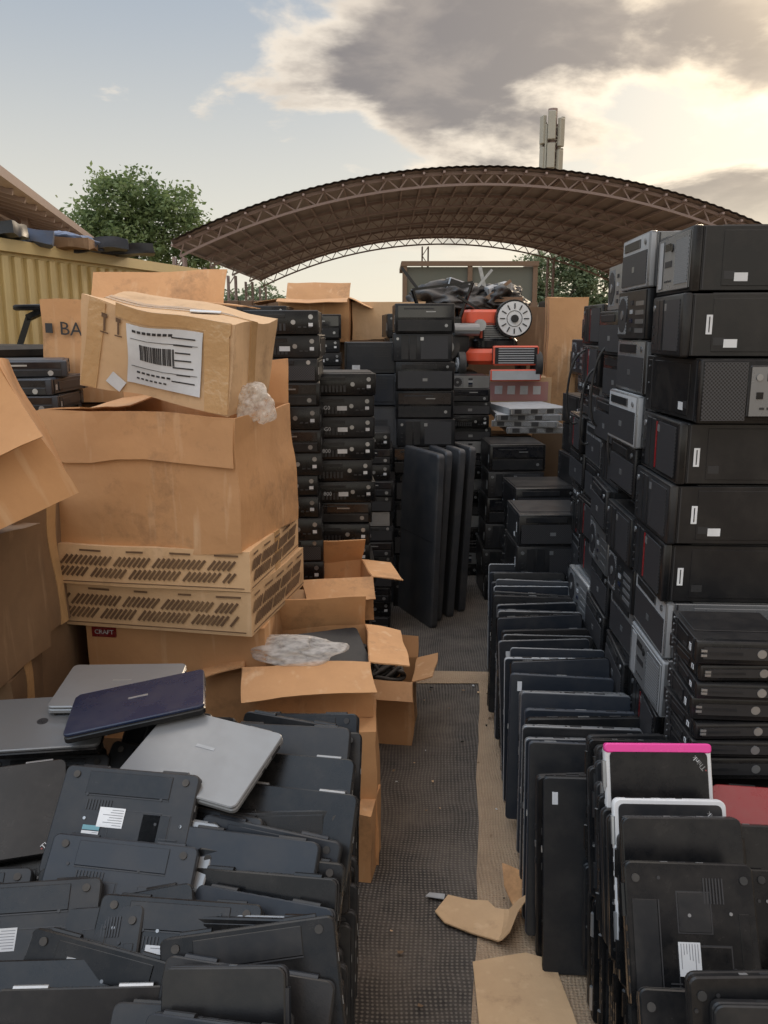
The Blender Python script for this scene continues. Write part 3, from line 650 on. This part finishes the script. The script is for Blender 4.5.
# ------------------------------------------------------------ floor things
def sheet(name,pts,z,m):
    me=bpy.data.meshes.new(name); me.from_pydata([(x,y,z) for x,y in pts],[],[tuple(range(len(pts)))]); me.materials.append(m)
    return put(name,me,(0,0,0))
sheet('ground',[(-300,-100),(300,-100),(300,600),(-300,600)],0,SAND)
sheet('floor_mat',[(-1.6,.3),(.13,.3),(.245,1.9),(.505,4.15),(-1.6,4.15)],.004,MATF)
sheet('floor_mat',[(-1.4,4.27),(1.2,4.27),(1.2,7.5),(-1.4,7.5)],.005,MATF)
def wav(a,b,n,amp):
    a=Vector(a);b=Vector(b); return [tuple((a.lerp(b,k/n)+Vector((noise.noise(Vector((k*.5,a.x*9,0)))*amp,0)))[:]) for k in range(n+1)]
sheet('floor_runner',wav((.10,.3),(.9,.3),2,0)+wav((.60,1.9),(.60,4.27),12,.012)+wav((.0,4.30),(.0,4.12),1,0)+wav((.497,4.12),(.236,1.9),14,.014),.009,STRIP)
def torn(pts,loc,rz,m,bend=.06,sd=0,t=.005,lift=.6):
    bm=bmesh.new(); vs=[bm.verts.new((x,y,0)) for x,y in pts]; f=bm.faces.new(vs)
    r_=bmesh.ops.extrude_face_region(bm,geom=[f]); 
    for v in r_['geom']:
        if isinstance(v,bmesh.types.BMVert): v.co.z+=t
    bmesh.ops.triangulate(bm,faces=bm.faces); bmesh.ops.subdivide_edges(bm,edges=bm.edges,cuts=4,use_grid_fill=True)
    for v in bm.verts: v.co.z+=bend*max(0,noise.noise(Vector((v.co.x*4+sd,v.co.y*4,0)))+.25)+ (v.co.x>.06)*(v.co.x-.06)*lift
    bmesh.ops.recalc_face_normals(bm,faces=bm.faces)
    me=bpy.data.meshes.new('p'); bm.to_mesh(me); bm.free(); me.materials.append(m); put('cardboard_scrap',me,loc,(0,0,R(rz)))
torn([(-.16,-.01),(-.12,-.05),(.03,-.085),(.09,-.10),(.10,-.02),(.135,.02),(.09,.05),(.02,.045),(-.01,.075),(-.14,.08)],(.315,2.30,.016),-18,CB2,.03,2,lift=1.5)
torn([(-.05,-.05),(.02,-.06),(.06,-.02),(.05,.04),(.035,.09),(-.02,.06),(-.045,.02)],(.44,2.36,.03),60,CB,.12,5)
torn([(-.2,-.18),(.06,-.2),(.055,.13),(-.02,.16),(-.18,.13)],(.44,2.00,.014),2,CB2,.015,9)
torn([(-.03,-.01),(.03,-.012),(.03,.015),(-.02,.012)],(.165,2.42,.012),-10,LGR,.01,4,.003)
for k in range(46):
    a,b=rnd(.0,.62),rnd(1.9,4.1); s_=rnd(.003,.010)
    torn([(-s_,-s_*.6),(s_,-s_*.5),(s_*.7,s_*.6),(-s_*.6,s_*.4)],(a,b,.013),rnd(0,180),random.choice((CB2,CBD,CBD,CBD,BLK,STK)),.004,k,.0015)
bx(carton(.2,.05,.25,None,CB,False,None,.01,50),(-.05,2.60,.0),80)

# ------------------------------------------------------------ container, crates, shed
mb=MB(); L=4.2
mb.box((-1.2,L/2,1.2),(2.36,L-.04,2.4),YEL)
for k in range(28): mb.box((-.005,.1+k*.15,1.2),(.05,.07,2.3),YEL,bev=.01)
for k in range(16): mb.box((-.1-k*.15,.012,1.2),(.07,.05,2.3),YEL,bev=.01)
mb.box((-.0,L/2,2.42),(.09,L+.02,.09),YEL); mb.box((-1.2,0,2.42),(2.4,.09,.09),YEL); mb.box((0,0,1.2),(.1,.1,2.46),YEL); mb.box((0,L,1.2),(.1,.1,2.46),YEL)
put('shipping_container',mb.mesh('c'),(-2.98,6.1,0),(0,0,R(-13)))
for k in range(5): bx(carton(rnd(.3,.6),.3,rnd(.05,.12),None,random.choice((CBD,NAVY,TVM,CBD,BTARP)),False,None,.03,60+k),(-3.0+.17*k,6.7+.33*k,2.47),rnd(-30,30),0,rnd(-6,6))
mb=MB()
mb.box((0,0,1.35),(1.7,1.4,2.66),OLV)
for x in (-.85,0,.85): mb.box((x,-.72,1.36),(.06,.05,2.7),WOOD)
for z_ in (.05,2.2,2.72): mb.box((0,-.735,z_),(1.78,.05,.06),WOOD)
for sx in(-1,1): mb.box((sx*.87,0,2.72),(.05,1.44,.06),WOOD)
put('storage_crate',mb.mesh('c'),(1.12,12.2,-.08))
mb=MB(); mb.box((0,0,1.05),(1.3,.8,2.1),WOOD)
for k in range(9): mb.box((-.58+.145*k,-.41,1.05),(.12,.03,2.1),WOOD,bev=.004)
for z_ in (.3,1.2,1.95): mb.box((0,-.435,z_),(1.3,.03,.09),WOOD)
cr=mb.mesh('c'); put('wooden_crate',cr,(-1.3,9.6,0)); put('wooden_crate',cr,(.3,10.1,.0),(0,0,.1))
mb=MB()
e0=Vector((-3.3,7.4,3.12)); e1=Vector((-4.95,15.2,3.22)); up=Vector((-4.5,-.9,1.3))
d=(e1-e0)
def quad(a,b,c,dd,m):
    vs=[mb.bm.verts.new(p) for p in (a,b,c,dd)]; f=mb.bm.faces.new(vs); f.material_index=mb.mi(m)
th=Vector((0,0,.06))
quad(e0,e1,e1+up,e0+up,ROOF); quad(e0+th,e0+up+th,e1+up+th,e1+th,ROOF)
mb.beam(e0+Vector((0,0,.03)),e1+Vector((0,0,.03)),.12,STEEL,.09); mb.beam(e1,e1+up,.1,STEEL)
for k in range(14):
    p=e0+d*(k/13.); mb.beam(p-Vector((0,0,.05)),p+up-Vector((0,0,.05)),.05,STEEL)
for k in range(1,7): q=up*(k/6.)-Vector((0,0,.11)); mb.beam(e0+q,e1+q,.07,STEEL)
for k in (0,4,8,12): p=e0+d*(k/13.)+up*.12; mb.beam((p.x,p.y,0),p,.1,STEEL)
put('open_shed',mb.mesh('c'),(0,0,0))

# ------------------------------------------------------------ arched canopy
mb=MB()
XL,XR=-5.0,9.7; zc0,rise=3.75,1.66; cxm=(XL+XR)/2; half=(XR-XL)/2
Rr=(half**2+rise**2)/(2*rise); zc=zc0+rise-Rr; amax=math.asin(half/Rr)
def arc(t,off=0):
    a=-amax+2*amax*t; return (cxm+(Rr+off)*math.sin(a),zc+(Rr+off)*math.cos(a))
Y0,Y1=21.2,35.5; N=160
i=mb.mi(ROOF)
for lay,off in ((0,.05),(1,.10)):
    prev=None
    for k in range(N+1):
        x,z_=arc(k/N,off+(.02 if k%2 else 0))
        a=mb.bm.verts.new((x,Y0-.3,z_)); b_=mb.bm.verts.new((x,Y1+.3,z_))
        if prev: f=mb.bm.faces.new((prev[0],a,b_,prev[1])); f.material_index=i
        prev=(a,b_)
nfr=5
for j in range(nfr):
    yy=Y0+(Y1-Y0)*j/(nfr-1); n=60; dp=-.26
    for k in range(n):
        x0,z0=arc(k/n,0);x1,z1=arc((k+1)/n,0);mb.beam((x0,yy,z0),(x1,yy,z1),.07,STEEL)
        a0=arc(k/n,dp);a1=arc((k+1)/n,dp);mb.beam((a0[0],yy,a0[1]),(a1[0],yy,a1[1]),.055,STEEL)
        if k%2: mb.beam((x0,yy,z0),(a1[0],yy,a1[1]),.03,STEEL)
        else: mb.beam((a0[0],yy,a0[1]),(x1,yy,z1),.03,STEEL)
for k in range(0,33):
    x,z_=arc(k/32.,.0); mb.beam((x,Y0-.3,z_),(x,Y1+.3,z_),.05,STEEL)
def post(x,y,h):
    for dx in (-.12,.12):
        for dy in (-.12,.12): mb.beam((x+dx,y+dy,0),(x+dx,y+dy,h),.05,STEEL)
    n=int(h/.35)
    for k in range(n):
        z0=k*h/n;z1=(k+1)*h/n; s_=1 if k%2 else -1
        mb.beam((x-.12*s_,y-.12,z0),(x+.12*s_,y-.12,z1),.03,STEEL); mb.beam((x-.12,y-.12*s_,z0),(x-.12,y+.12*s_,z1),.03,STEEL)
for j in range(nfr):
    yy=Y0+(Y1-Y0)*j/(nfr-1)
    post(XL+.1,yy,3.5); post(XR-.1,yy,3.5)
post(1.65,Y1,5.05); post(6.7,Y1,4.65)
put('arched_canopy',mb.mesh('canopy'),(0,0,0))

# ------------------------------------------------------------ cell tower
mb=MB(); H=15.6
for a in range(4):
    sx,sy=((-1,-1),(1,-1),(1,1),(-1,1))[a]; mb.beam((sx*.55,sy*.55,0),(sx*.42,sy*.42,H-1),.12,BEI)
for k in range(20):
    z0=k*.72; z1=z0+.72; s_=.52-.005*k
    for a in range(4):
        p=((-1,-1),(1,-1),(1,1),(-1,1)); p0=p[a];p1=p[(a+1)%4]
        if k%2: p0,p1=p1,p0
        mb.beam((p0[0]*s_,p0[1]*s_,z0),(p1[0]*s_,p1[1]*s_,z1),.06,BEI); mb.beam((p0[0]*s_,p0[1]*s_,z1),(p1[0]*s_,p1[1]*s_,z1),.05,BEI)
for a in range(6):
    an=a*math.pi/3+.3; x=.66*math.cos(an);y_=.66*math.sin(an); dz=(0,.2,-.2)[a%3]
    mb.box((x,y_,H-1.3+dz),(.50,.24,1.7),BEI,bev=.04,rot=(0,0,an+math.pi/2)); mb.box((x*.95,y_*.95,H-3.1+dz),(.50,.22,1.5),BEI,bev=.03,rot=(0,0,an+math.pi/2))
    mb.beam((0,0,H-1),(x,y_,H-1),.07,STEEL); mb.beam((0,0,H-2.3),(x,y_,H-2.3),.07,STEEL)
mb.cyl((0,0,H-1.7),.3,3.4,STEEL)
put('cell_tower',mb.mesh('t'),(10.8,58.5,0))

# ------------------------------------------------------------ trees
def leafmat(name,a,b):
    m=bpy.data.materials.new(name); t,n,l=nt(m); p=n['Principled BSDF']
    tc=n.new('ShaderNodeTexCoord'); no=n.new('ShaderNodeTexNoise'); no.inputs['Scale'].default_value=1.4; no.inputs['Detail'].default_value=3
    l.new(tc.outputs['Object'],no.inputs['Vector']); r_=n.new('ShaderNodeMapRange'); r_.inputs[1].default_value=.35; r_.inputs[2].default_value=.65; l.new(no.outputs[0],r_.inputs[0])
    mx=n.new('ShaderNodeMix'); mx.data_type='RGBA'; mx.inputs[6].default_value=(*a,1); mx.inputs[7].default_value=(*b,1); l.new(r_.outputs[0],mx.inputs[0]); l.new(mx.outputs[2],p.inputs['Base Color'])
    p.inputs['Roughness'].default_value=.6
    tl=n.new('ShaderNodeBsdfTranslucent'); l.new(mx.outputs[2],tl.inputs[0]); ms=n.new('ShaderNodeMixShader'); ms.inputs[0].default_value=.4
    l.new(p.outputs[0],ms.inputs[1]); l.new(tl.outputs[0],ms.inputs[2]); l.new(ms.outputs[0],n['Material Output'].inputs[0]); return m
LEAF=leafmat('foliage',(.09,.14,.05),(.22,.29,.12)); LEAF2=leafmat('foliage_far',(.11,.16,.085),(.20,.25,.14))
def tree(loc,height,blobs,nl,ls,lm,name='tree',thick=.22):
    mb=MB()
    base=Vector((0,0,0)); fork=Vector((rnd(-.2,.2),0,height*.38))
    def limb(a,b,r0,r1,n=5):
        a=Vector(a);b=Vector(b);pr=None;i=mb.mi(BARK)
        for k in range(n+1):
            t=k/n; c=a.lerp(b,t)+Vector((math.sin(t*3.1)*.12,math.cos(t*4)*.06,0))*(1 if 0<k<n else 0); r_=r0+(r1-r0)*t
            ring=[mb.bm.verts.new(c+Vector((math.cos(q*math.pi/4)*r_,math.sin(q*math.pi/4)*r_,0))) for q in range(8)]
            if pr:
                for q in range(8): f=mb.bm.faces.new((pr[q],pr[(q+1)%8],ring[(q+1)%8],ring[q])); f.material_index=i
            pr=ring
    limb(base,fork,thick,thick*.75)
    for (c,rad) in blobs: limb(fork,Vector(c),thick*.45,thick*.1)
    i=mb.mi(lm); tot=sum(r_[0]*r_[2] for _,r_ in blobs)
    for c,rad in blobs:
        c=Vector(c); ncl=int(nl*rad[0]*rad[2]/tot/22)
        for _ in range(ncl):
            v=Vector((random.gauss(0,1),random.gauss(0,1),random.gauss(0,1))).normalized()*(random.random()**.4)
            v*=1+.45*noise.noise(v*2+c)
            cc=c+Vector((v.x*rad[0],v.y*rad[1],v.z*rad[2])); cs=rnd(.5,1.3)*ls*2.0
            for _ in range(22):
                p=cc+Vector((random.gauss(0,cs),random.gauss(0,cs),random.gauss(0,cs*.6)))
                a=Vector((random.gauss(0,1),random.gauss(0,1),random.gauss(0,.6))).normalized()*ls*rnd(.6,1.2)
                b_=a.cross(Vector((random.gauss(0,1),random.gauss(0,1),random.gauss(0,1)))).normalized()*ls*rnd(.3,.55)
                f=mb.bm.faces.new([mb.bm.verts.new(q) for q in (p-a,p+b_,p+a,p-b_)]); f.material_index=i
    put(name,mb.mesh('tree',180),loc)
tree((-8.7,30,0),7,[((-1.2,0,5.1),(1.2,1.2,.9)),((.0,0,6.1),(1.3,1.2,.9)),((1.5,0,5.6),(1.2,1.1,.85)),((2.4,.3,4.5),(.9,1,.8)),((-2,.2,4.2),(1,1,.8)),((.4,-.2,4.6),(1.5,1.2,.9)),((-.2,0,3.5),(1.9,1.2,.7))],21000,.10,LEAF)
tree((8.8,46,0),7,[((-.9,0,4.4),(.7,.8,1.6)),((.5,0,5.3),(.6,.8,1.5)),((1.7,0,4.6),(.6,.8,1.7)),((.3,0,3),(1.7,.9,1.2))],7500,.13,LEAF2)
tree((11.2,47,0),7,[((-.7,0,4.6),(.7,.8,1.8)),((.8,0,5.3),(.7,.8,1.6)),((0,0,3),(1.4,.9,1.2))],6500,.13,LEAF2)
tree((-6.3,44,0),5,[((0,0,3.0),(1.8,1,1.0)),((1.5,0,2.6),(1.2,1,.9)),((-1.5,0,2.8),(1.3,1,.9))],4500,.13,LEAF2)
mb=MB(); i=mb.mi(LEAF2)
for k in range(8000):
    x=rnd(-80,80); h=2.2+1.5*noise.noise(Vector((x*.12,0,0)))+1.0*noise.noise(Vector((x*.5,3,0)))
    p=Vector((x,rnd(86,92),random.random()**.6*max(.6,h)))
    a=Vector((random.gauss(0,1),random.gauss(0,1),random.gauss(0,1))).normalized()*.5; b_=a.cross(Vector((random.gauss(0,1),random.gauss(0,1),random.gauss(0,1)))).normalized()*.35
    f=mb.bm.faces.new([mb.bm.verts.new(q) for q in (p-a,p+b_,p+a,p-b_)]); f.material_index=i
put('distant_trees',mb.mesh('d',180),(0,0,0))
PL=mat('plaster',(.4,.33,.25),.9,scale=.6,var=0)
mb=MB(); mb.box((0,0,1.0),(90,.2,2.0),PL)
for k in range(31): mb.box((-45+3*k,-.02,1.05),(.3,.3,2.1),PL)
put('perimeter_wall',mb.mesh('w'),(0,62,0))

# ------------------------------------------------------------ world
S=Vector((math.sin(R(26))*math.cos(R(21)),math.cos(R(26))*math.cos(R(21)),math.sin(R(21))))
w=bpy.data.worlds.new('World'); sc.world=w; w.use_nodes=True; n=w.node_tree.nodes; l=w.node_tree.links; n.clear()
out=n.new('ShaderNodeOutputWorld'); tc=n.new('ShaderNodeTexCoord')
def M_(op,a=None,b=None,clamp=False):
    q=n.new('ShaderNodeMath'); q.operation=op; q.use_clamp=clamp
    for k,v in enumerate((a,b)):
        if v is None: continue
        if isinstance(v,(int,float)): q.inputs[k].default_value=v
        else: l.new(v,q.inputs[k])
    return q.outputs[0]
def MR(v,a,b,c=0,d_=1,smooth=True):
    q=n.new('ShaderNodeMapRange'); l.new(v,q.inputs[0]); q.inputs[1].default_value=a;q.inputs[2].default_value=b;q.inputs[3].default_value=c;q.inputs[4].default_value=d_
    if smooth:q.interpolation_type='SMOOTHSTEP'
    return q.outputs[0]
def MX(f,a,b):
    q=n.new('ShaderNodeMix'); q.data_type='RGBA'
    for k,v in ((0,f),(6,a),(7,b)):
        if isinstance(v,tuple): q.inputs[k].default_value=(*v,1)
        else: l.new(v,q.inputs[k])
    return q.outputs[2]
nm=n.new('ShaderNodeVectorMath'); nm.operation='NORMALIZE'; l.new(tc.outputs['Generated'],nm.inputs[0]); sp=n.new('ShaderNodeSeparateXYZ'); l.new(nm.outputs[0],sp.inputs[0])
zz=M_('ADD',M_('MAXIMUM',sp.outputs[2],0.0),.22); cx=M_('DIVIDE',sp.outputs[0],zz); cy=M_('DIVIDE',sp.outputs[1],zz)
cb=n.new('ShaderNodeCombineXYZ'); l.new(cx,cb.inputs[0]); l.new(cy,cb.inputs[1])
def NZ(scale,det,dist,off):
    q=n.new('ShaderNodeTexNoise'); q.inputs['Scale'].default_value=scale; q.inputs['Detail'].default_value=det; q.inputs['Roughness'].default_value=.56; q.inputs['Distortion'].default_value=dist
    a=n.new('ShaderNodeVectorMath'); a.operation='ADD'; l.new(cb.outputs[0],a.inputs[0]); a.inputs[1].default_value=off; l.new(a.outputs[0],q.inputs['Vector']); return q.outputs[0]
n1=NZ(1.7,7,.25,(3.1,1.2,0)); n2=NZ(3.4,6,.4,(9,4,0))
right=MR(sp.outputs[0],-.20,.10,-.13,.13); high=MR(sp.outputs[2],.14,.34,-.05,.09)
cov=M_('ADD',M_('ADD',n1,right),high)
mask=MR(cov,.50,.58)
core=MR(cov,.55,.69)
dt=n.new('ShaderNodeVectorMath'); dt.operation='DOT_PRODUCT'; l.new(nm.outputs[0],dt.inputs[0]); dt.inputs[1].default_value=S
glow=M_('POWER',M_('MAXIMUM',dt.outputs['Value'],0.),26.); glow2=M_('POWER',M_('MAXIMUM',dt.outputs['Value'],0.),260.)
grad=MX(MR(sp.outputs[2],.0,.42),(.76,.75,.68),(.33,.41,.53))
cloudc=MX(core,(.84,.78,.70),(.215,.20,.205)); cloudc=MX(M_('MULTIPLY',MR(n2,.44,.66),.45),cloudc,(.48,.43,.39))
horiz=MR(sp.outputs[2],.03,.16); mask2=M_('MULTIPLY',mask,horiz)
skyc=MX(mask2,grad,cloudc)
thin=M_('SUBTRACT',1.0,M_('MULTIPLY',M_('MULTIPLY',core,mask2),.80))
ga=MX(M_('MULTIPLY',glow,thin),(0,0,0),(.46,.36,.20)); gb=MX(M_('MULTIPLY',glow2,M_('ADD',thin,.25)),(0,0,0),(1.1,.88,.55))
def ADD(a,b):
    q=n.new('ShaderNodeVectorMath'); q.operation='ADD'; l.new(a,q.inputs[0]); l.new(b,q.inputs[1]); return q.outputs[0]
skyc=ADD(ADD(skyc,ga),gb)
ov_fill=MR(sp.outputs[2],.48,.85,0,1.0); bh_fill=MR(sp.outputs[1],.2,-.5,0,1.0)  # added fill: unseen sky overhead and behind camera brightened to light the scene
sc_=n.new('ShaderNodeVectorMath'); sc_.operation='SCALE'; l.new(skyc,sc_.inputs[0]); l.new(M_('ADD',M_('ADD',M_('MULTIPLY',ov_fill,3.6),1.0),bh_fill),sc_.inputs['Scale'])
warm=n.new('ShaderNodeVectorMath'); warm.operation='MULTIPLY'; l.new(sc_.outputs[0],warm.inputs[0]); warm.inputs[1].default_value=(1.05,1.0,.93)
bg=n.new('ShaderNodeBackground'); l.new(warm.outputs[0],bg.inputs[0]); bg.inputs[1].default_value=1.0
sky=n.new('ShaderNodeTexSky'); sky.sky_type='NISHITA'; sky.sun_disc=False; sky.sun_elevation=R(21); sky.sun_rotation=R(26)
bg2=n.new('ShaderNodeBackground'); l.new(sky.outputs[0],bg2.inputs[0]); bg2.inputs[1].default_value=.008
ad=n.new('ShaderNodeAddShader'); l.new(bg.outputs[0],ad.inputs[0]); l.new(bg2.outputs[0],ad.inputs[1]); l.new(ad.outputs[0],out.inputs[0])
w.cycles.sampling_method='MANUAL'; w.cycles.sample_map_resolution=512
sun=bpy.data.lights.new('sun','SUN'); sun.energy=1.4; sun.angle=R(12); sun.color=(1,.80,.58)
so=bpy.data.objects.new('sun',sun); COL.objects.link(so); so.rotation_euler=S.to_track_quat('Z','Y').to_euler()

# ------------------------------------------------------------ camera
cam=bpy.data.cameras.new('camera'); cam.sensor_fit='VERTICAL'; cam.sensor_height=24; cam.lens=24*850/1024; cam.clip_end=2000; cam.clip_start=.05
co=bpy.data.objects.new('camera',cam); COL.objects.link(co); co.location=(0,0,1.8); co.rotation_euler=(R(77.9),0,0); sc.camera=co
sc.view_settings.view_transform='Standard'; sc.view_settings.look='None'; sc.view_settings.exposure=0
